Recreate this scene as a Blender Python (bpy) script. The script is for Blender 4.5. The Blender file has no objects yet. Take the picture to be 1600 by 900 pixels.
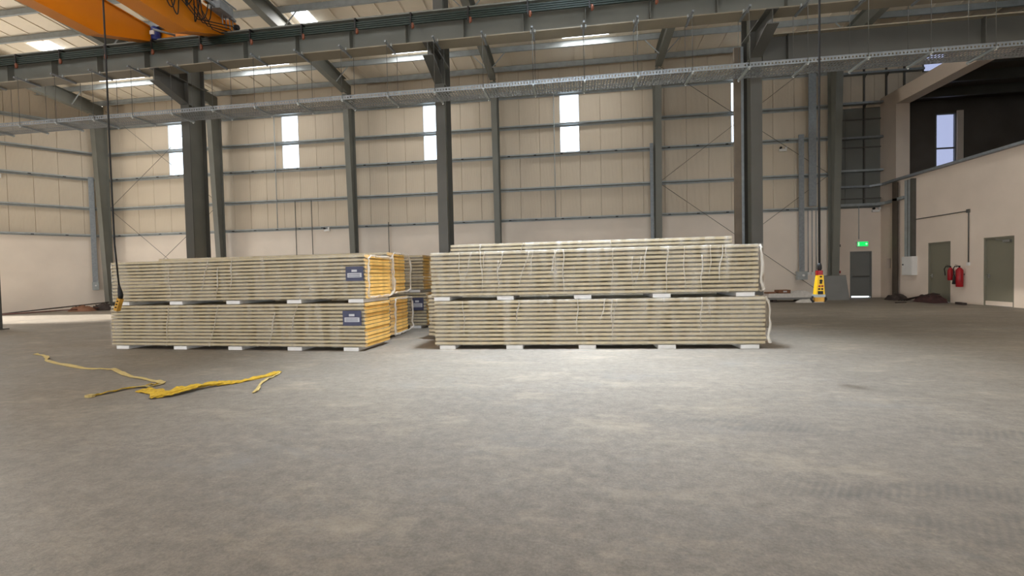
import bpy, bmesh, math, random
from mathutils import Vector, Matrix
random.seed(7)
S = bpy.context.scene
COL = S.collection
# ------------------------------------------------------------------ camera
FPX = 708.1
YAW, PITCH, ROLL = -0.13802712, 0.02734384, 0.02197242
CAMH = 1.4
def cam_axes():
    cy, sy, cp, sp, cr, sr = math.cos(YAW), math.sin(YAW), math.cos(PITCH), math.sin(PITCH), math.cos(ROLL), math.sin(ROLL)
    fwd = Vector((sy*cp, cy*cp, -sp)); right = Vector((cy, -sy, 0)); down = fwd.cross(right)
    return cr*right + sr*down, -sr*right + cr*down, fwd
r_, d_, f_ = cam_axes()
cd = bpy.data.cameras.new('camera'); cam = bpy.data.objects.new('camera', cd); COL.objects.link(cam)
m3 = Matrix((r_, -d_, -f_)).transposed()
cam.matrix_world = Matrix.Translation((0, 0, CAMH)) @ m3.to_4x4()
cd.sensor_width = 36; cd.lens = FPX/1600*36; cd.clip_start = .05; cd.clip_end = 300
S.camera = cam
# ------------------------------------------------------------------ sky, daylight, exposure
w = bpy.data.worlds.new('sky'); S.world = w; w.use_nodes = True
bg = w.node_tree.nodes['Background']; bg.inputs[0].default_value = (.80, .90, 1, 1); bg.inputs[1].default_value = 5.0
S.view_settings.view_transform = 'Standard'; S.view_settings.look = 'None'
S.view_settings.exposure = -0.2; S.view_settings.gamma = 1; S.view_settings.use_curve_mapping = False
def area(name, loc, target, sx, sy, power, color, spread=180):
    ld = bpy.data.lights.new(name, 'AREA'); ld.shape = 'RECTANGLE'; ld.size = sx; ld.size_y = sy
    ld.energy = power; ld.color = color; ld.spread = math.radians(spread)
    o = bpy.data.objects.new(name, ld); COL.objects.link(o); o.location = loc
    o.rotation_euler = (Vector(target)-Vector(loc)).to_track_quat('-Z', 'Y').to_euler()
    return o
WARM = (1, .95, .87); COOL = (.74, .85, 1)
# fill lamps added at unseen front doors; daylight through the left door
area('unseen_front_door_fill', (-12, -9.7, 3.2), (-12, 5, 16), 12, 6, 640, WARM)
area('unseen_front_door_fill_two', (5, -9.7, 3.2), (5, 5, 16), 9, 6, 430, WARM)
area('daylight_left_door', (-31.95, 15.15, 1.95), (-24.1, 8.95, 4.4), 5.6, 3.7, 2000, WARM)
# low sun falling in through the open door of the left wall
sd = bpy.data.lights.new('sun', 'SUN'); sd.energy = 30; sd.color = (1, .94, .85); sd.angle = math.radians(4)
sun = bpy.data.objects.new('sun', sd); COL.objects.link(sun); sun.location = (-60, 0, 25)
sun.rotation_euler = Vector((.96, .06, -.265)).to_track_quat('-Z', 'Y').to_euler()
# daylight through the roof skylights
ROOF0, SLOPE, YW = 11.63, .08, 22.62
def roofz(y): return ROOF0 + SLOPE*(YW-y)
SKY = []   # (x0,x1,y0,y1,power)
for xc, wd in ((-22.6, 2.6), (-14.7, 2.6), (-7.2, 2.0), (.65, 2.0)): SKY.append((xc-wd/2, xc+wd/2, 19.35, 20.4, 95))
SKY += [(-23.6, -22.5, 17.1, 18.35, 130), (-11.0, -10.3, 17.0, 18.2, 70)]
for xc, yc in ((-22.6, 6), (-14.9, 6), (-7.3, 6), (8.9, 11.2)): SKY.append((xc-.6, xc+.6, yc-1.5, yc+1.5, 200 if xc < 0 else 480))  # the right one is an unseen skylight added to brighten the right floor
SKY.append((-.7, .7, 7.0, 9.4, 900))  # unseen skylight added for the pool of light on the floor, beam narrowed
for xc in (-22.6, -14.9, -7.3, .3, 8): SKY.append((xc-.6, xc+.6, -5.5, -2.5, 95))
for i, (x0, x1, y0, y1, p) in enumerate(SKY):
    xm, ym = (x0+x1)/2, (y0+y1)/2
    z = roofz(ym)-.10
    area('daylight_skylight', (xm, ym, z), (xm, ym, 0), x1-x0-.06, y1-y0-.06, p, COOL if i == 10 else (1, .97, .92), 58 if i == 10 else 130 if i == 9 else 180)

# ------------------------------------------------------------------ materials
def lin(c): return tuple((v/255/12.92 if v <= 10 else ((v/255+.055)/1.055)**2.4) for v in c)
MATS = {}
def mat(name, rgb, rough=.6, metal=0, var=.12, scale=3, bump=0, bscale=40, stretch=(1, 1, 1), spec=.4):
    if name in MATS: return MATS[name]
    m = bpy.data.materials.new(name); m.use_nodes = True; nt = m.node_tree; N = nt.nodes; L = nt.links
    b = N['Principled BSDF']; b.inputs['Roughness'].default_value = rough; b.inputs['Metallic'].default_value = metal
    b.inputs['Specular IOR Level'].default_value = spec
    tc = N.new('ShaderNodeTexCoord'); mp = N.new('ShaderNodeMapping'); mp.inputs['Scale'].default_value = stretch
    L.new(tc.outputs['Object'], mp.inputs[0])
    n = N.new('ShaderNodeTexNoise'); n.inputs['Scale'].default_value = scale; n.inputs['Detail'].default_value = 5
    L.new(mp.outputs[0], n.inputs[0])
    r = N.new('ShaderNodeValToRGB'); c = lin(rgb)
    r.color_ramp.elements[0].position = .3; r.color_ramp.elements[1].position = .7
    r.color_ramp.elements[0].color = tuple(v*(1-var) for v in c)+(1,); r.color_ramp.elements[1].color = tuple(min(1, v*(1+var)) for v in c)+(1,)
    L.new(n.outputs[0], r.inputs[0]); L.new(r.outputs[0], b.inputs['Base Color'])
    if bump:
        n2 = N.new('ShaderNodeTexNoise'); n2.inputs['Scale'].default_value = bscale; L.new(mp.outputs[0], n2.inputs[0])
        bp = N.new('ShaderNodeBump'); bp.inputs['Strength'].default_value = bump; bp.inputs['Distance'].default_value = .02
        L.new(n2.outputs[0], bp.inputs['Height']); L.new(bp.outputs[0], b.inputs['Normal'])
    MATS[name] = m; return m
def emit(name, rgb, st):
    m = bpy.data.materials.new(name); m.use_nodes = True; nt = m.node_tree; b = nt.nodes['Principled BSDF']
    b.inputs['Base Color'].default_value = lin(rgb)+(1,); b.inputs['Emission Color'].default_value = lin(rgb)+(1,); b.inputs['Emission Strength'].default_value = st
    return m
def ribbed(name, rgb, axis, freq):
    m = mat(name, rgb, .5, 0, .04, .6); nt = m.node_tree; N = nt.nodes; L = nt.links
    tc = N.new('ShaderNodeTexCoord'); wv = N.new('ShaderNodeTexWave'); wv.bands_direction = axis; wv.inputs['Scale'].default_value = freq
    wv.inputs['Distortion'].default_value = 0; L.new(tc.outputs['Object'], wv.inputs[0])
    bp = N.new('ShaderNodeBump'); bp.inputs['Strength'].default_value = .35; bp.inputs['Distance'].default_value = .01
    L.new(wv.outputs[1], bp.inputs['Height']); L.new(bp.outputs[0], N['Principled BSDF'].inputs['Normal'])
    return m
STEEL = mat('grey_painted_steel', (112, 112, 104), .5, 0, .08, 1.5)
STEELD = mat('dark_and_shaded_grey_steel', (82, 80, 74), .5, 0, .1, 1.5)  # also carries the shade on crane column flanges and the right beam
BROWN = mat('primer_brown_grey_steel', (136, 126, 108), .6, 0, .1, 1.5)
GALV = mat('galvanised_steel', (140, 145, 148), .45, .3, .14, 9)
GIRT = mat('galvanised_girt', (158, 163, 163), .5, .1, .12, 4)
WPANEL = ribbed('cream_wall_sheet', (200, 186, 165), 'X', 6)
RPANEL = ribbed('cream_roof_sheet', (236, 222, 200), 'X', 6)
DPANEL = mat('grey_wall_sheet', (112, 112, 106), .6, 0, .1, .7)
PLASTER = mat('white_plaster', (226, 214, 200), .85, 0, .05, .8, .1, 60)
PLASTERR = mat('beige_plaster', (222, 206, 190), .85, 0, .05, .8, .1, 60)
DARKIN = mat('dark_interior_shade', (92, 84, 76), .9, 0, .2, .6)  # low light in the mezzanine and recess put into the dark colour
DOORG = mat('olive_grey_door_paint', (124, 120, 104), .5, 0, .03, 1)
DOORD = mat('grey_door_paint', (118, 118, 114), .5, 0, .03, 1)
BLACK = mat('black_rubber', (26, 24, 23), .6, 0, .2, 8)
ORANGE = mat('crane_orange_paint', (214, 128, 10), .4, 0, .06, 1)
BLUE = mat('motor_blue_paint', (30, 44, 110), .4, 0, .1, 5)
YELLOW = mat('pendant_yellow_plastic', (240, 190, 20), .4, 0, .05, 6)
YELLOWO = mat('pendant_worn_orange_plastic', (196, 146, 56), .5, 0, .15, 12)
RED = mat('red_paint', (150, 8, 22), .3, 0, .08, 6)
GREENBAR = mat('green_conductor_bar', (30, 44, 37), .5, 0, .15, 5)
INSUL = mat('orange_insulator', (118, 66, 44), .4, 0, .2, 10)
CREAM = mat('cream_panel_skin', (188, 172, 137), .45, 0, .06, 1.2)
GROOVE = mat('taupe_groove_shade', (118, 106, 84), .7, 0, .1, 6)  # groove faces darkened, shade between the panels put into the colour
PU = mat('yellow_foam_core', (240, 192, 104), .8, 0, .1, 9, .3, 60)
FOAM = mat('white_foam_block', (232, 230, 226), .8, 0, .04, 10)
NAVY = mat('navy_printed_label', (66, 68, 92), .5, 0, .05, 8)
PAPER = mat('white_label_print', (196, 196, 200), .6, 0, .05, 8)
STRAP = mat('yellow_webbing', (186, 150, 36), .75, 0, .18, 30)
STRAPP = mat('pale_dusty_webbing', (186, 164, 104), .8, 0, .15, 25)
WHITE = mat('white_enamel', (222, 220, 216), .4, 0, .03, 3)
DEBRIS = mat('dark_scrap', (58, 48, 44), .8, 0, .4, 7)
CARD = mat('brown_cardboard', (124, 84, 62), .8, 0, .15, 8)
SHEETW = mat('white_plastic_sheeting', (214, 210, 204), .5, 0, .1, 8, .6, 14)
BOARD = mat('grey_board', (128, 128, 126), .7, 0, .06, 2)
CHROME = mat('brushed_metal', (170, 170, 168), .3, .8, .05, 10)
def film_mat(dens=1, nm='clear_stretch_film', lo=.03):
    m = bpy.data.materials.new(nm); m.use_nodes = True; nt = m.node_tree; N = nt.nodes; L = nt.links
    b = N['Principled BSDF']; b.inputs['Base Color'].default_value = (.80, .74, .64, 1); b.inputs['Roughness'].default_value = .28
    tr = N.new('ShaderNodeBsdfTransparent'); mx = N.new('ShaderNodeMixShader')
    tc = N.new('ShaderNodeTexCoord'); oi = N.new('ShaderNodeObjectInfo'); va = N.new('ShaderNodeVectorMath'); va.operation = 'MULTIPLY_ADD'
    cb = N.new('ShaderNodeCombineXYZ')
    for q in range(3): L.new(oi.outputs['Random'], cb.inputs[q])
    L.new(cb.outputs[0], va.inputs[0]); va.inputs[1].default_value = (37, 11, 23); L.new(tc.outputs['Object'], va.inputs[2])
    mp = N.new('ShaderNodeMapping'); mp.inputs['Scale'].default_value = (3.2, 3.2, .45); mp.inputs['Rotation'].default_value = (0, .22, 0)
    n = N.new('ShaderNodeTexNoise'); n.inputs['Scale'].default_value = 2.4; n.inputs['Detail'].default_value = 7; n.inputs['Roughness'].default_value = .6; n.inputs['Distortion'].default_value = .3
    L.new(va.outputs[0], mp.inputs[0]); L.new(mp.outputs[0], n.inputs[0])
    mr = N.new('ShaderNodeMapRange'); mr.inputs[1].default_value = .40; mr.inputs[2].default_value = .82; mr.inputs[3].default_value = lo; mr.inputs[4].default_value = .40
    L.new(n.outputs[0], mr.inputs[0])
    md = N.new('ShaderNodeMath'); md.operation = 'MULTIPLY'; md.inputs[1].default_value = dens; L.new(mr.outputs[0], md.inputs[0]); L.new(md.outputs[0], mx.inputs[0])
    bp = N.new('ShaderNodeBump'); bp.inputs['Strength'].default_value = .6; bp.inputs['Distance'].default_value = .03
    L.new(n.outputs[0], bp.inputs['Height']); L.new(bp.outputs[0], b.inputs['Normal'])
    L.new(tr.outputs[0], mx.inputs[1]); L.new(b.outputs[0], mx.inputs[2]); L.new(mx.outputs[0], N['Material Output'].inputs[0])
    return m
FILM = film_mat(1.1); FILMH = film_mat(1.8, 'bunched_stretch_film', .18)
def pane_mat():
    m = bpy.data.materials.new('window_glass'); m.use_nodes = True; nt = m.node_tree; N = nt.nodes; L = nt.links
    b = N['Principled BSDF']; b.inputs['Base Color'].default_value = (.9, .95, 1, 1); b.inputs['Roughness'].default_value = .05
    tr = N.new('ShaderNodeBsdfTransparent'); tr.inputs[0].default_value = (.94, .97, 1, 1); mx = N.new('ShaderNodeMixShader'); mx.inputs[0].default_value = .06
    L.new(tr.outputs[0], mx.inputs[1]); L.new(b.outputs[0], mx.inputs[2]); L.new(mx.outputs[0], N['Material Output'].inputs[0])
    return m
GLASS = pane_mat()
def tint_mat():
    m = GLASS.copy(); m.name = 'tinted_window_glass'
    for n in m.node_tree.nodes:
        if n.type == 'BSDF_TRANSPARENT': n.inputs[0].default_value = (.37, .37, .43, 1)
    return m
TINT = tint_mat()
SKYL = emit('translucent_skylight_sheet', (240, 246, 255), 6)
def floor_mat():
    m = bpy.data.materials.new('dusty_concrete_floor'); m.use_nodes = True; nt = m.node_tree; N = nt.nodes; L = nt.links
    b = N['Principled BSDF']; tc = N.new('ShaderNodeTexCoord')
    def noise(sc, det, stretch, rough=.6, dist=0):
        mp = N.new('ShaderNodeMapping'); mp.inputs['Scale'].default_value = stretch; mp.inputs['Rotation'].default_value = (0, 0, .12)
        n = N.new('ShaderNodeTexNoise'); n.inputs['Scale'].default_value = sc; n.inputs['Detail'].default_value = det; n.inputs['Roughness'].default_value = rough; n.inputs['Distortion'].default_value = dist
        L.new(tc.outputs['Object'], mp.inputs[0]); L.new(mp.outputs[0], n.inputs[0]); return n.outputs[0]
    def ramp(src, p0, c0, p1, c1):
        r = N.new('ShaderNodeValToRGB'); e = r.color_ramp.elements; e[0].position = p0; e[1].position = p1
        e[0].color = lin(c0)+(1,); e[1].color = lin(c1)+(1,); L.new(src, r.inputs[0]); return r.outputs[0]
    def math_(op, a, c, clamp=False):
        n = N.new('ShaderNodeMath'); n.operation = op; n.use_clamp = clamp
        for i, v in enumerate((a, c)):
            if isinstance(v, (int, float)): n.inputs[i].default_value = v
            else: L.new(v, n.inputs[i])
        return n.outputs[0]
    def mix(fac, a, c, mode='MIX'):
        n = N.new('ShaderNodeMix'); n.data_type = 'RGBA'; n.blend_type = mode
        if isinstance(fac, (int, float)): n.inputs[0].default_value = fac
        else: L.new(fac, n.inputs[0])
        for i, v in ((6, a), (7, c)):
            if isinstance(v, tuple): n.inputs[i].default_value = v
            else: L.new(v, n.inputs[i])
        return n.outputs[2]
    base = ramp(noise(.45, 5, (.7, 1, 1)), .3, (169, 158, 143), .7, (190, 177, 159))
    fine = ramp(noise(9, 10, (.9, 1, 1), .82), .32, (84, 84, 84), .68, (166, 166, 166))
    c = mix(.7, base, fine, 'OVERLAY')
    grit = ramp(noise(55, 6, (1, 1, 1), .8), .32, (88, 88, 88), .68, (164, 164, 164))
    c = mix(.6, c, grit, 'OVERLAY')
    tan = noise(1.6, 8, (.55, 1, 1), .75); c = mix(math_('MULTIPLY', math_('SUBTRACT', tan, .52, True), 2.2, True), c, lin((182, 166, 142))+(1,))
    grey = noise(1.1, 9, (.45, 1, 1), .78, .5); c = mix(math_('MULTIPLY', math_('SUBTRACT', grey, .54, True), 3.0, True), c, lin((128, 126, 121))+(1,))
    # tyre tracks: a band across the foreground with tread bars
    sep = N.new('ShaderNodeSeparateXYZ'); L.new(tc.outputs['Object'], sep.inputs[0])
    def track(y0, slope, half, sc):
        d = math_('ABSOLUTE', math_('SUBTRACT', sep.outputs[1], math_('ADD', math_('MULTIPLY', sep.outputs[0], slope), y0)), 0)
        band = math_('SUBTRACT', 1, math_('DIVIDE', d, half), True); band = math_('MULTIPLY', band, 2.2, True)
        wv = N.new('ShaderNodeTexWave'); wv.inputs['Scale'].default_value = sc; wv.inputs['Distortion'].default_value = 1.5; wv.inputs['Detail'].default_value = 3
        mp = N.new('ShaderNodeMapping'); mp.inputs['Rotation'].default_value = (0, 0, .6); L.new(tc.outputs['Object'], mp.inputs[0]); L.new(mp.outputs[0], wv.inputs[0])
        brk = math_('MULTIPLY', math_('SUBTRACT', noise(1.4, 4, (.6, 1, 1)), .40, True), 4, True)
        rt = math_('MULTIPLY', math_('SUBTRACT', sep.outputs[0], .3), .8, True)
        return math_('MULTIPLY', rt, math_('MULTIPLY', math_('MULTIPLY', band, math_('ADD', math_('MULTIPLY', wv.outputs[1], .55), .3)), brk))
    t = math_('ADD', math_('ADD', track(2.45, .10, .20, 7.0), track(3.0, .06, .16, 7.0)), track(4.4, -.05, .2, 6.0), True)
    c = mix(math_('MULTIPLY', t, .85), c, lin((82, 79, 74))+(1,))
    L.new(c, b.inputs['Base Color'])
    rr = N.new('ShaderNodeMapRange'); rr.inputs[3].default_value = .42; rr.inputs[4].default_value = .7
    L.new(noise(1.1, 5, (.4, 1, 1)), rr.inputs[0]); L.new(rr.outputs[0], b.inputs['Roughness']); b.inputs['Specular IOR Level'].default_value = .35
    bp = N.new('ShaderNodeBump'); bp.inputs['Strength'].default_value = .35; bp.inputs['Distance'].default_value = .02
    L.new(noise(30, 8, (.6, 1, 1), .8), bp.inputs['Height']); L.new(bp.outputs[0], b.inputs['Normal'])
    return m
FLOOR = floor_mat()

# ------------------------------------------------------------------ mesh helpers
class B:
    def __init__(s): s.v = []; s.f = []; s.m = []; s.sm = []
    def add(s, vs, fs, mi=0, smooth=False):
        k = len(s.v); s.v += [tuple(v) for v in vs]
        for f in fs: s.f.append(tuple(k+i for i in f)); s.m.append(mi); s.sm.append(smooth)
        return s
    def hexa(s, p, mi=0):   # 8 points: bottom 4 ccw, top 4 ccw
        return s.add(p, [(3, 2, 1, 0), (4, 5, 6, 7), (0, 1, 5, 4), (1, 2, 6, 5), (2, 3, 7, 6), (3, 0, 4, 7)], mi)
    def box(s, x0, x1, y0, y1, z0, z1, mi=0):
        x0, x1 = min(x0, x1), max(x0, x1); y0, y1 = min(y0, y1), max(y0, y1); z0, z1 = min(z0, z1), max(z0, z1)
        return s.hexa([(x0, y0, z0), (x1, y0, z0), (x1, y1, z0), (x0, y1, z0), (x0, y0, z1), (x1, y0, z1), (x1, y1, z1), (x0, y1, z1)], mi)
    def cbox(s, x0, x1, y0, y1, z0, z1, c=.01, mi=0):   # chamfered in plan
        pr = [(x0+c, y0), (x1-c, y0), (x1, y0+c), (x1, y1-c), (x1-c, y1), (x0+c, y1), (x0, y1-c), (x0, y0+c)]
        return s.prism([(a, b_, z0) for a, b_ in pr], (0, 0, z1-z0), mi)
    def prism(s, poly, d, mi=0, capmi=None):
        n = len(poly); d = Vector(d); vs = [Vector(p) for p in poly]; vs += [p+d for p in vs]
        s.add(vs, [(i, (i+1) % n, n+(i+1) % n, n+i) for i in range(n)], mi)
        k = len(s.v)-2*n; cm = mi if capmi is None else capmi
        s.f += [tuple(k+i for i in reversed(range(n))), tuple(k+n+i for i in range(n))]; s.m += [cm, cm]; s.sm += [False, False]
        return s
    def bar(s, a, b_, w, h, mi=0, up=(0, 0, 1)):
        a = Vector(a); b_ = Vector(b_); d = (b_-a).normalized(); u = Vector(up)
        if abs(d.dot(u)) > .98: u = Vector((0, 1, 0))
        sx = d.cross(u).normalized(); u = sx.cross(d).normalized(); sx = sx*w/2; u = u*h/2
        return s.hexa([a-sx-u, a+sx-u, b_+sx-u, b_-sx-u, a-sx+u, a+sx+u, b_+sx+u, b_-sx+u], mi)
    def tube(s, pts, r, n=8, mi=0):
        pts = [Vector(p) for p in pts]; rs = r if isinstance(r, (list, tuple)) else [r]*len(pts); rings = []; pu = None
        for i, p in enumerate(pts):
            d = (pts[min(i+1, len(pts)-1)]-pts[max(i-1, 0)]).normalized()
            if pu is None: pu = Vector((0, 0, 1)) if abs(d.z) < .9 else Vector((1, 0, 0))
            sx = d.cross(pu).normalized(); pu = sx.cross(d).normalized()
            rings.append([p+(sx*math.cos(2*math.pi*k/n)+pu*math.sin(2*math.pi*k/n))*rs[i] for k in range(n)])
        vs = [v for rg in rings for v in rg]; fs = []
        for i in range(len(pts)-1):
            for k in range(n): fs.append((i*n+k, i*n+(k+1) % n, (i+1)*n+(k+1) % n, (i+1)*n+k))
        s.add(vs, fs, mi, True)
        k = len(s.v)-len(vs); s.f += [tuple(k+i for i in reversed(range(n))), tuple(len(s.v)-n+i for i in range(n))]; s.m += [mi, mi]; s.sm += [False, False]
        return s
    def mesh(s, name, mats):
        me = bpy.data.meshes.new(name); me.from_pydata(s.v, [], s.f)
        for m in (mats if isinstance(mats, (list, tuple)) else [mats]): me.materials.append(m)
        me.polygons.foreach_set('material_index', s.m); me.polygons.foreach_set('use_smooth', s.sm)
        bm = bmesh.new(); bm.from_mesh(me); bmesh.ops.recalc_face_normals(bm, faces=bm.faces); bm.to_mesh(me); bm.free()
        return me
    def build(s, name, mats, parent=None, loc=(0, 0, 0), rot=(0, 0, 0)):
        return put(name, s.mesh(name, mats), parent, loc, rot)
def put(name, me, parent=None, loc=(0, 0, 0), rot=(0, 0, 0)):
    o = bpy.data.objects.new(name, me); COL.objects.link(o); o.location = loc; o.rotation_euler = rot
    if parent: o.parent = parent
    return o
def tag(o, label, cat, group=None):
    o['label'] = label; o['category'] = cat
    if group: o['group'] = group
    return o
def thing(name, label, cat, loc=(0, 0, 0), rz=0, group=None):
    o = bpy.data.objects.new(name, None); COL.objects.link(o); o.location = loc; o.rotation_euler = (0, 0, rz); o.empty_display_size = .2
    return tag(o, label, cat, group)
def struct(o): o['kind'] = 'structure'; return o
ORD = ['first', 'second', 'third', 'fourth', 'fifth', 'sixth', 'seventh', 'eighth', 'ninth', 'tenth', 'eleventh', 'twelfth', 'thirteenth', 'fourteenth', 'fifteenth', 'sixteenth', 'seventeenth', 'eighteenth', 'nineteenth', 'twentieth', 'twenty-first', 'twenty-second', 'twenty-third', 'twenty-fourth', 'twenty-fifth', 'twenty-sixth']

# ------------------------------------------------------------------ setting
WCOL = [-26.05, -18.94, -11.28, -3.71, 3.94, 11.56]      # wall columns / rafters
GZ = [4.14, 5.66, 7.30, 8.72, 10.25]                      # girt heights
struct(B().box(-34.2, 22, -10.2, 24, -.25, 0).build('floor', FLOOR))

def clad_wall(name, loc, rz, length, wins, posts, zt=11.62, pw=.95, zb=4.1, gap=None):
    """lower plastered wall with sheeting panels and girts above; local x along the wall, y=0 the inner face"""
    lo = B()
    if gap: lo.box(0, gap[0], 0, .25, 0, zb).box(gap[1], length, 0, .25, 0, zb)
    else: lo.box(0, length, 0, .25, 0, zb)
    wl = struct(lo.build(name, PLASTER, None, loc, (0, 0, rz)))
    edges = [0.0]+sorted(sum(([a, b_] for a, b_ in wins), []))+[length]
    cache = {}
    def panel(x0, x1, z0, z1):
        k = (round(x1-x0, 3), z0, z1)
        if k not in cache:
            wd = x1-x0; g = .002
            cache[k] = B().prism([(g, .045, 0), (g+.012, .03, 0), (wd-g-.012, .03, 0), (wd-g, .045, 0), (wd-g, .11, 0), (g, .11, 0)], (0, 0, z1-z0)).mesh('wall_panel', WPANEL)
        put('wall_panel', cache[k], wl, (x0, 0, z0))
    for i in range(len(edges)-1):
        a, b_ = edges[i], edges[i+1]
        if (a, b_) in wins:
            panel(a, b_, zb+.02, 7.33); panel(a, b_, 10.22, zt)
        else:
            n = max(1, round((b_-a)/pw))
            for k in range(n): panel(a+(b_-a)*k/n, a+(b_-a)*(k+1)/n, zb+.02, zt)
    for i in range(len(edges)-1):
        a, b_ = edges[i], edges[i+1]; ob = B()
        if (a, b_) in wins: ob.box(a, b_, .12, .2, zb, 7.34).box(a, b_, .12, .2, 10.22, zt+.3)
        else: ob.box(a, b_, .12, .2, zb, zt+.3)
        ob.build('outer_sheet', WPANEL, wl)
    ps = [0]+posts+[length]
    for gi, z in enumerate(GZ):
        for i in range(len(ps)-1):
            a, b_ = ps[i]+.02, ps[i+1]-.02
            if b_-a < .3: continue
            B().box(a, b_, -.19, .03, z, z+.012).box(a, b_, -.19, -.178, z, z+.075).box(a, b_, .02, .032, z-.075, z).build('girt', GIRT, wl)
            if gi in (0, 2):
                B().box(a, b_, -.17, -.05, z+.014, z+.06).build('cable_trunking', STEELD, wl)
                for q in range(int((b_-a)/1.3)):
                    x = a+.5+q*1.3
                    B().box(x, x+.12, -.21, -.165, z-.02, z+.02).build('trunking_clamp', BLACK, wl)
    B().box(0, length, -.03, .06, zb-.02, zb+.05).build('drip_flashing', GIRT, wl)
    return wl
X0 = -26.45
WIN = [(-22.33, -21.36), (-15.45, -14.47), (-7.57, -6.6), (-.6, .36), (7.37, 8.3)]
clad_wall('wall_back', (X0, YW, 0), 0, 11.95-X0, [(a-X0, b_-X0) for a, b_ in WIN], [x-X0 for x in WCOL])
LWX, LWY = -34.05, 12.97
LANG = math.atan2(YW-LWY, X0-LWX); LLEN = math.hypot(YW-LWY, X0-LWX)
clad_wall('wall_left', (LWX, LWY, 0), LANG, LLEN, [], [LLEN/2], gap=(.5, 6.3))
# the rest of the left side, with its wide door opening, and the front wall behind the camera
struct(B().box(-34.3, -34.05, -10, 13.1, 0, 14.2).build('wall_side', PLASTER))
struct(B().box(-34.3, -18.2, -10.2, -10, 0, 14.6).box(-5.8, .4, -10.2, -10, 0, 14.6).box(9.6, 22, -10.2, -10, 0, 14.6).box(-18.2, -5.8, -10.2, -10, 6.3, 14.6).box(.4, 9.6, -10.2, -10, 6.3, 14.6).build('wall_front', PLASTER))
# windows
for i, (a, b_) in enumerate(WIN):
    wd = b_-a; wn = struct(B().box(0, .03, .03, .12, 7.34, 10.22).box(wd-.03, wd, .03, .12, 7.34, 10.22).box(0, wd, .03, .12, 7.34, 7.38).box(0, wd, .03, .12, 10.18, 10.22).build('window_%d' % (i+1), WHITE, None, (a, YW, 0)))
    B().box(.03, wd-.03, .07, .08, 7.38, 8.74).build('pane', GLASS, wn); B().box(.03, wd-.03, .07, .08, 8.78, 10.18).build('pane', GLASS, wn)
    B().box(.03, wd-.03, .05, .10, 8.74, 8.78).build('mullion', WHITE, wn)
    B().box(-.02, wd+.02, -.05, .05, 7.29, 7.34).build('sill', WHITE, wn)
# ceiling: roof sheets, purlins, skylights
def rbox(b, x0, x1, y0, y1, dz0, dz1, mi=0):
    return b.hexa([(x0, y0, roofz(y0)+dz0), (x1, y0, roofz(y0)+dz0), (x1, y1, roofz(y1)+dz0), (x0, y1, roofz(y1)+dz0), (x0, y0, roofz(y0)+dz1), (x1, y0, roofz(y0)+dz1), (x1, y1, roofz(y1)+dz1), (x0, y1, roofz(y1)+dz1)], mi)
ceil = struct(rbox(B(), -34.3, 22, -10.2, 24, .06, .2).build('ceiling', RPANEL))
PX0 = -34.2; npan = 59
for i in range(npan):
    a = PX0+i*.952; b_ = a+.952; g = .006
    cuts = sorted((y0, y1) for x0, x1, y0, y1, p in SKY if x0 < (a+b_)/2 < x1)
    ys = [-10.0]+[v for c in cuts for v in c]+[23.9]
    for k in range(0, len(ys), 2):
        bb = B(); rbox(bb, a+g, b_-g, ys[k], ys[k+1], 0, .05); rbox(bb, a+g, a+g+.03, ys[k], ys[k+1], -.03, 0); bb.build('roof_panel', RPANEL, ceil)
for (x0, x1, y0, y1, p) in SKY:
    rbox(B(), x0, x1, y0, y1, -.02, .03).build('skylight', SKYL, ceil)
PUR = [22.25, 20.62, 19.15, 17.85-.0, 16.6, 15.15, 13.7, 12.2, 10.7, 9.2, 7.7, 6.2]
PB = [-34]+WCOL+[22]
for y in PUR:
    for i in range(len(PB)-1):
        a, b_ = PB[i], PB[i+1]; z1 = roofz(y)-.02; z0 = z1-.27
        B().box(a, b_, y-.006, y+.006, z0, z1).box(a, b_, y-.08, y, z0, z0+.012).box(a, b_, y, y+.08, z1-.012, z1).build('purlin', GIRT, ceil)

# corner recess at the right end of the back wall
RY = 23.4
rc = struct(B().box(11.8, 12.88, RY, RY+.2, 0, 4.2).box(13.81, 14.2, RY, RY+.2, 0, 4.2).box(12.88, 13.81, RY, RY+.2, 2.18, 4.2).box(11.75, 11.95, YW, RY+.2, 0, 11.5).build('wall_corner', PLASTERR))
B().box(11.75, 15.96, RY+.13, RY+.2, 4.1, 12).box(16.94, 22, RY+.13, RY+.2, 8.8, 12).box(15.96, 16.94, RY+.13, RY+.2, 8.8, 10.32).build('outer_sheet', WPANEL, rc)
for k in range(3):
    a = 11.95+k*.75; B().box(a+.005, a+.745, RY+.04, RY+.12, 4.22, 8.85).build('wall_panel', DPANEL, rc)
for k in range(10):
    a = 11.95+k*1.0
    if k in (4,): continue
    B().box(a+.005, a+.995, RY+.04, RY+.12, 8.87, 11.6).build('wall_panel', WPANEL, rc)
B().box(15.95, 16.95, RY+.04, RY+.12, 8.87, 10.3).build('wall_panel', WPANEL, rc)
for z, x1 in ((10.35, 15.9), (8.98, 14.2), (7.39, 14.2), (5.87, 14.2), (4.3, 14.2)):
    B().box(11.8, x1, RY-.19, RY+.03, z, z+.012).box(11.8, x1, RY-.19, RY-.178, z, z+.1).build('girt', GALV if z > 7 else GIRT, rc)
for z in (8.3, 7.0, 4.62): B().box(11.8, 14.2, RY-.02, RY+.03, z, z+.05).build('girt', STEELD, rc)
for x, z0 in ((12.45, 4.3), (13.49, 4.3), (14.43, 9.2), (15.18, 9.2)):
    B().box(x-.03, x+.03, RY-.03, RY+.04, z0, 11.3).build('upright', STEELD, rc)
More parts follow.
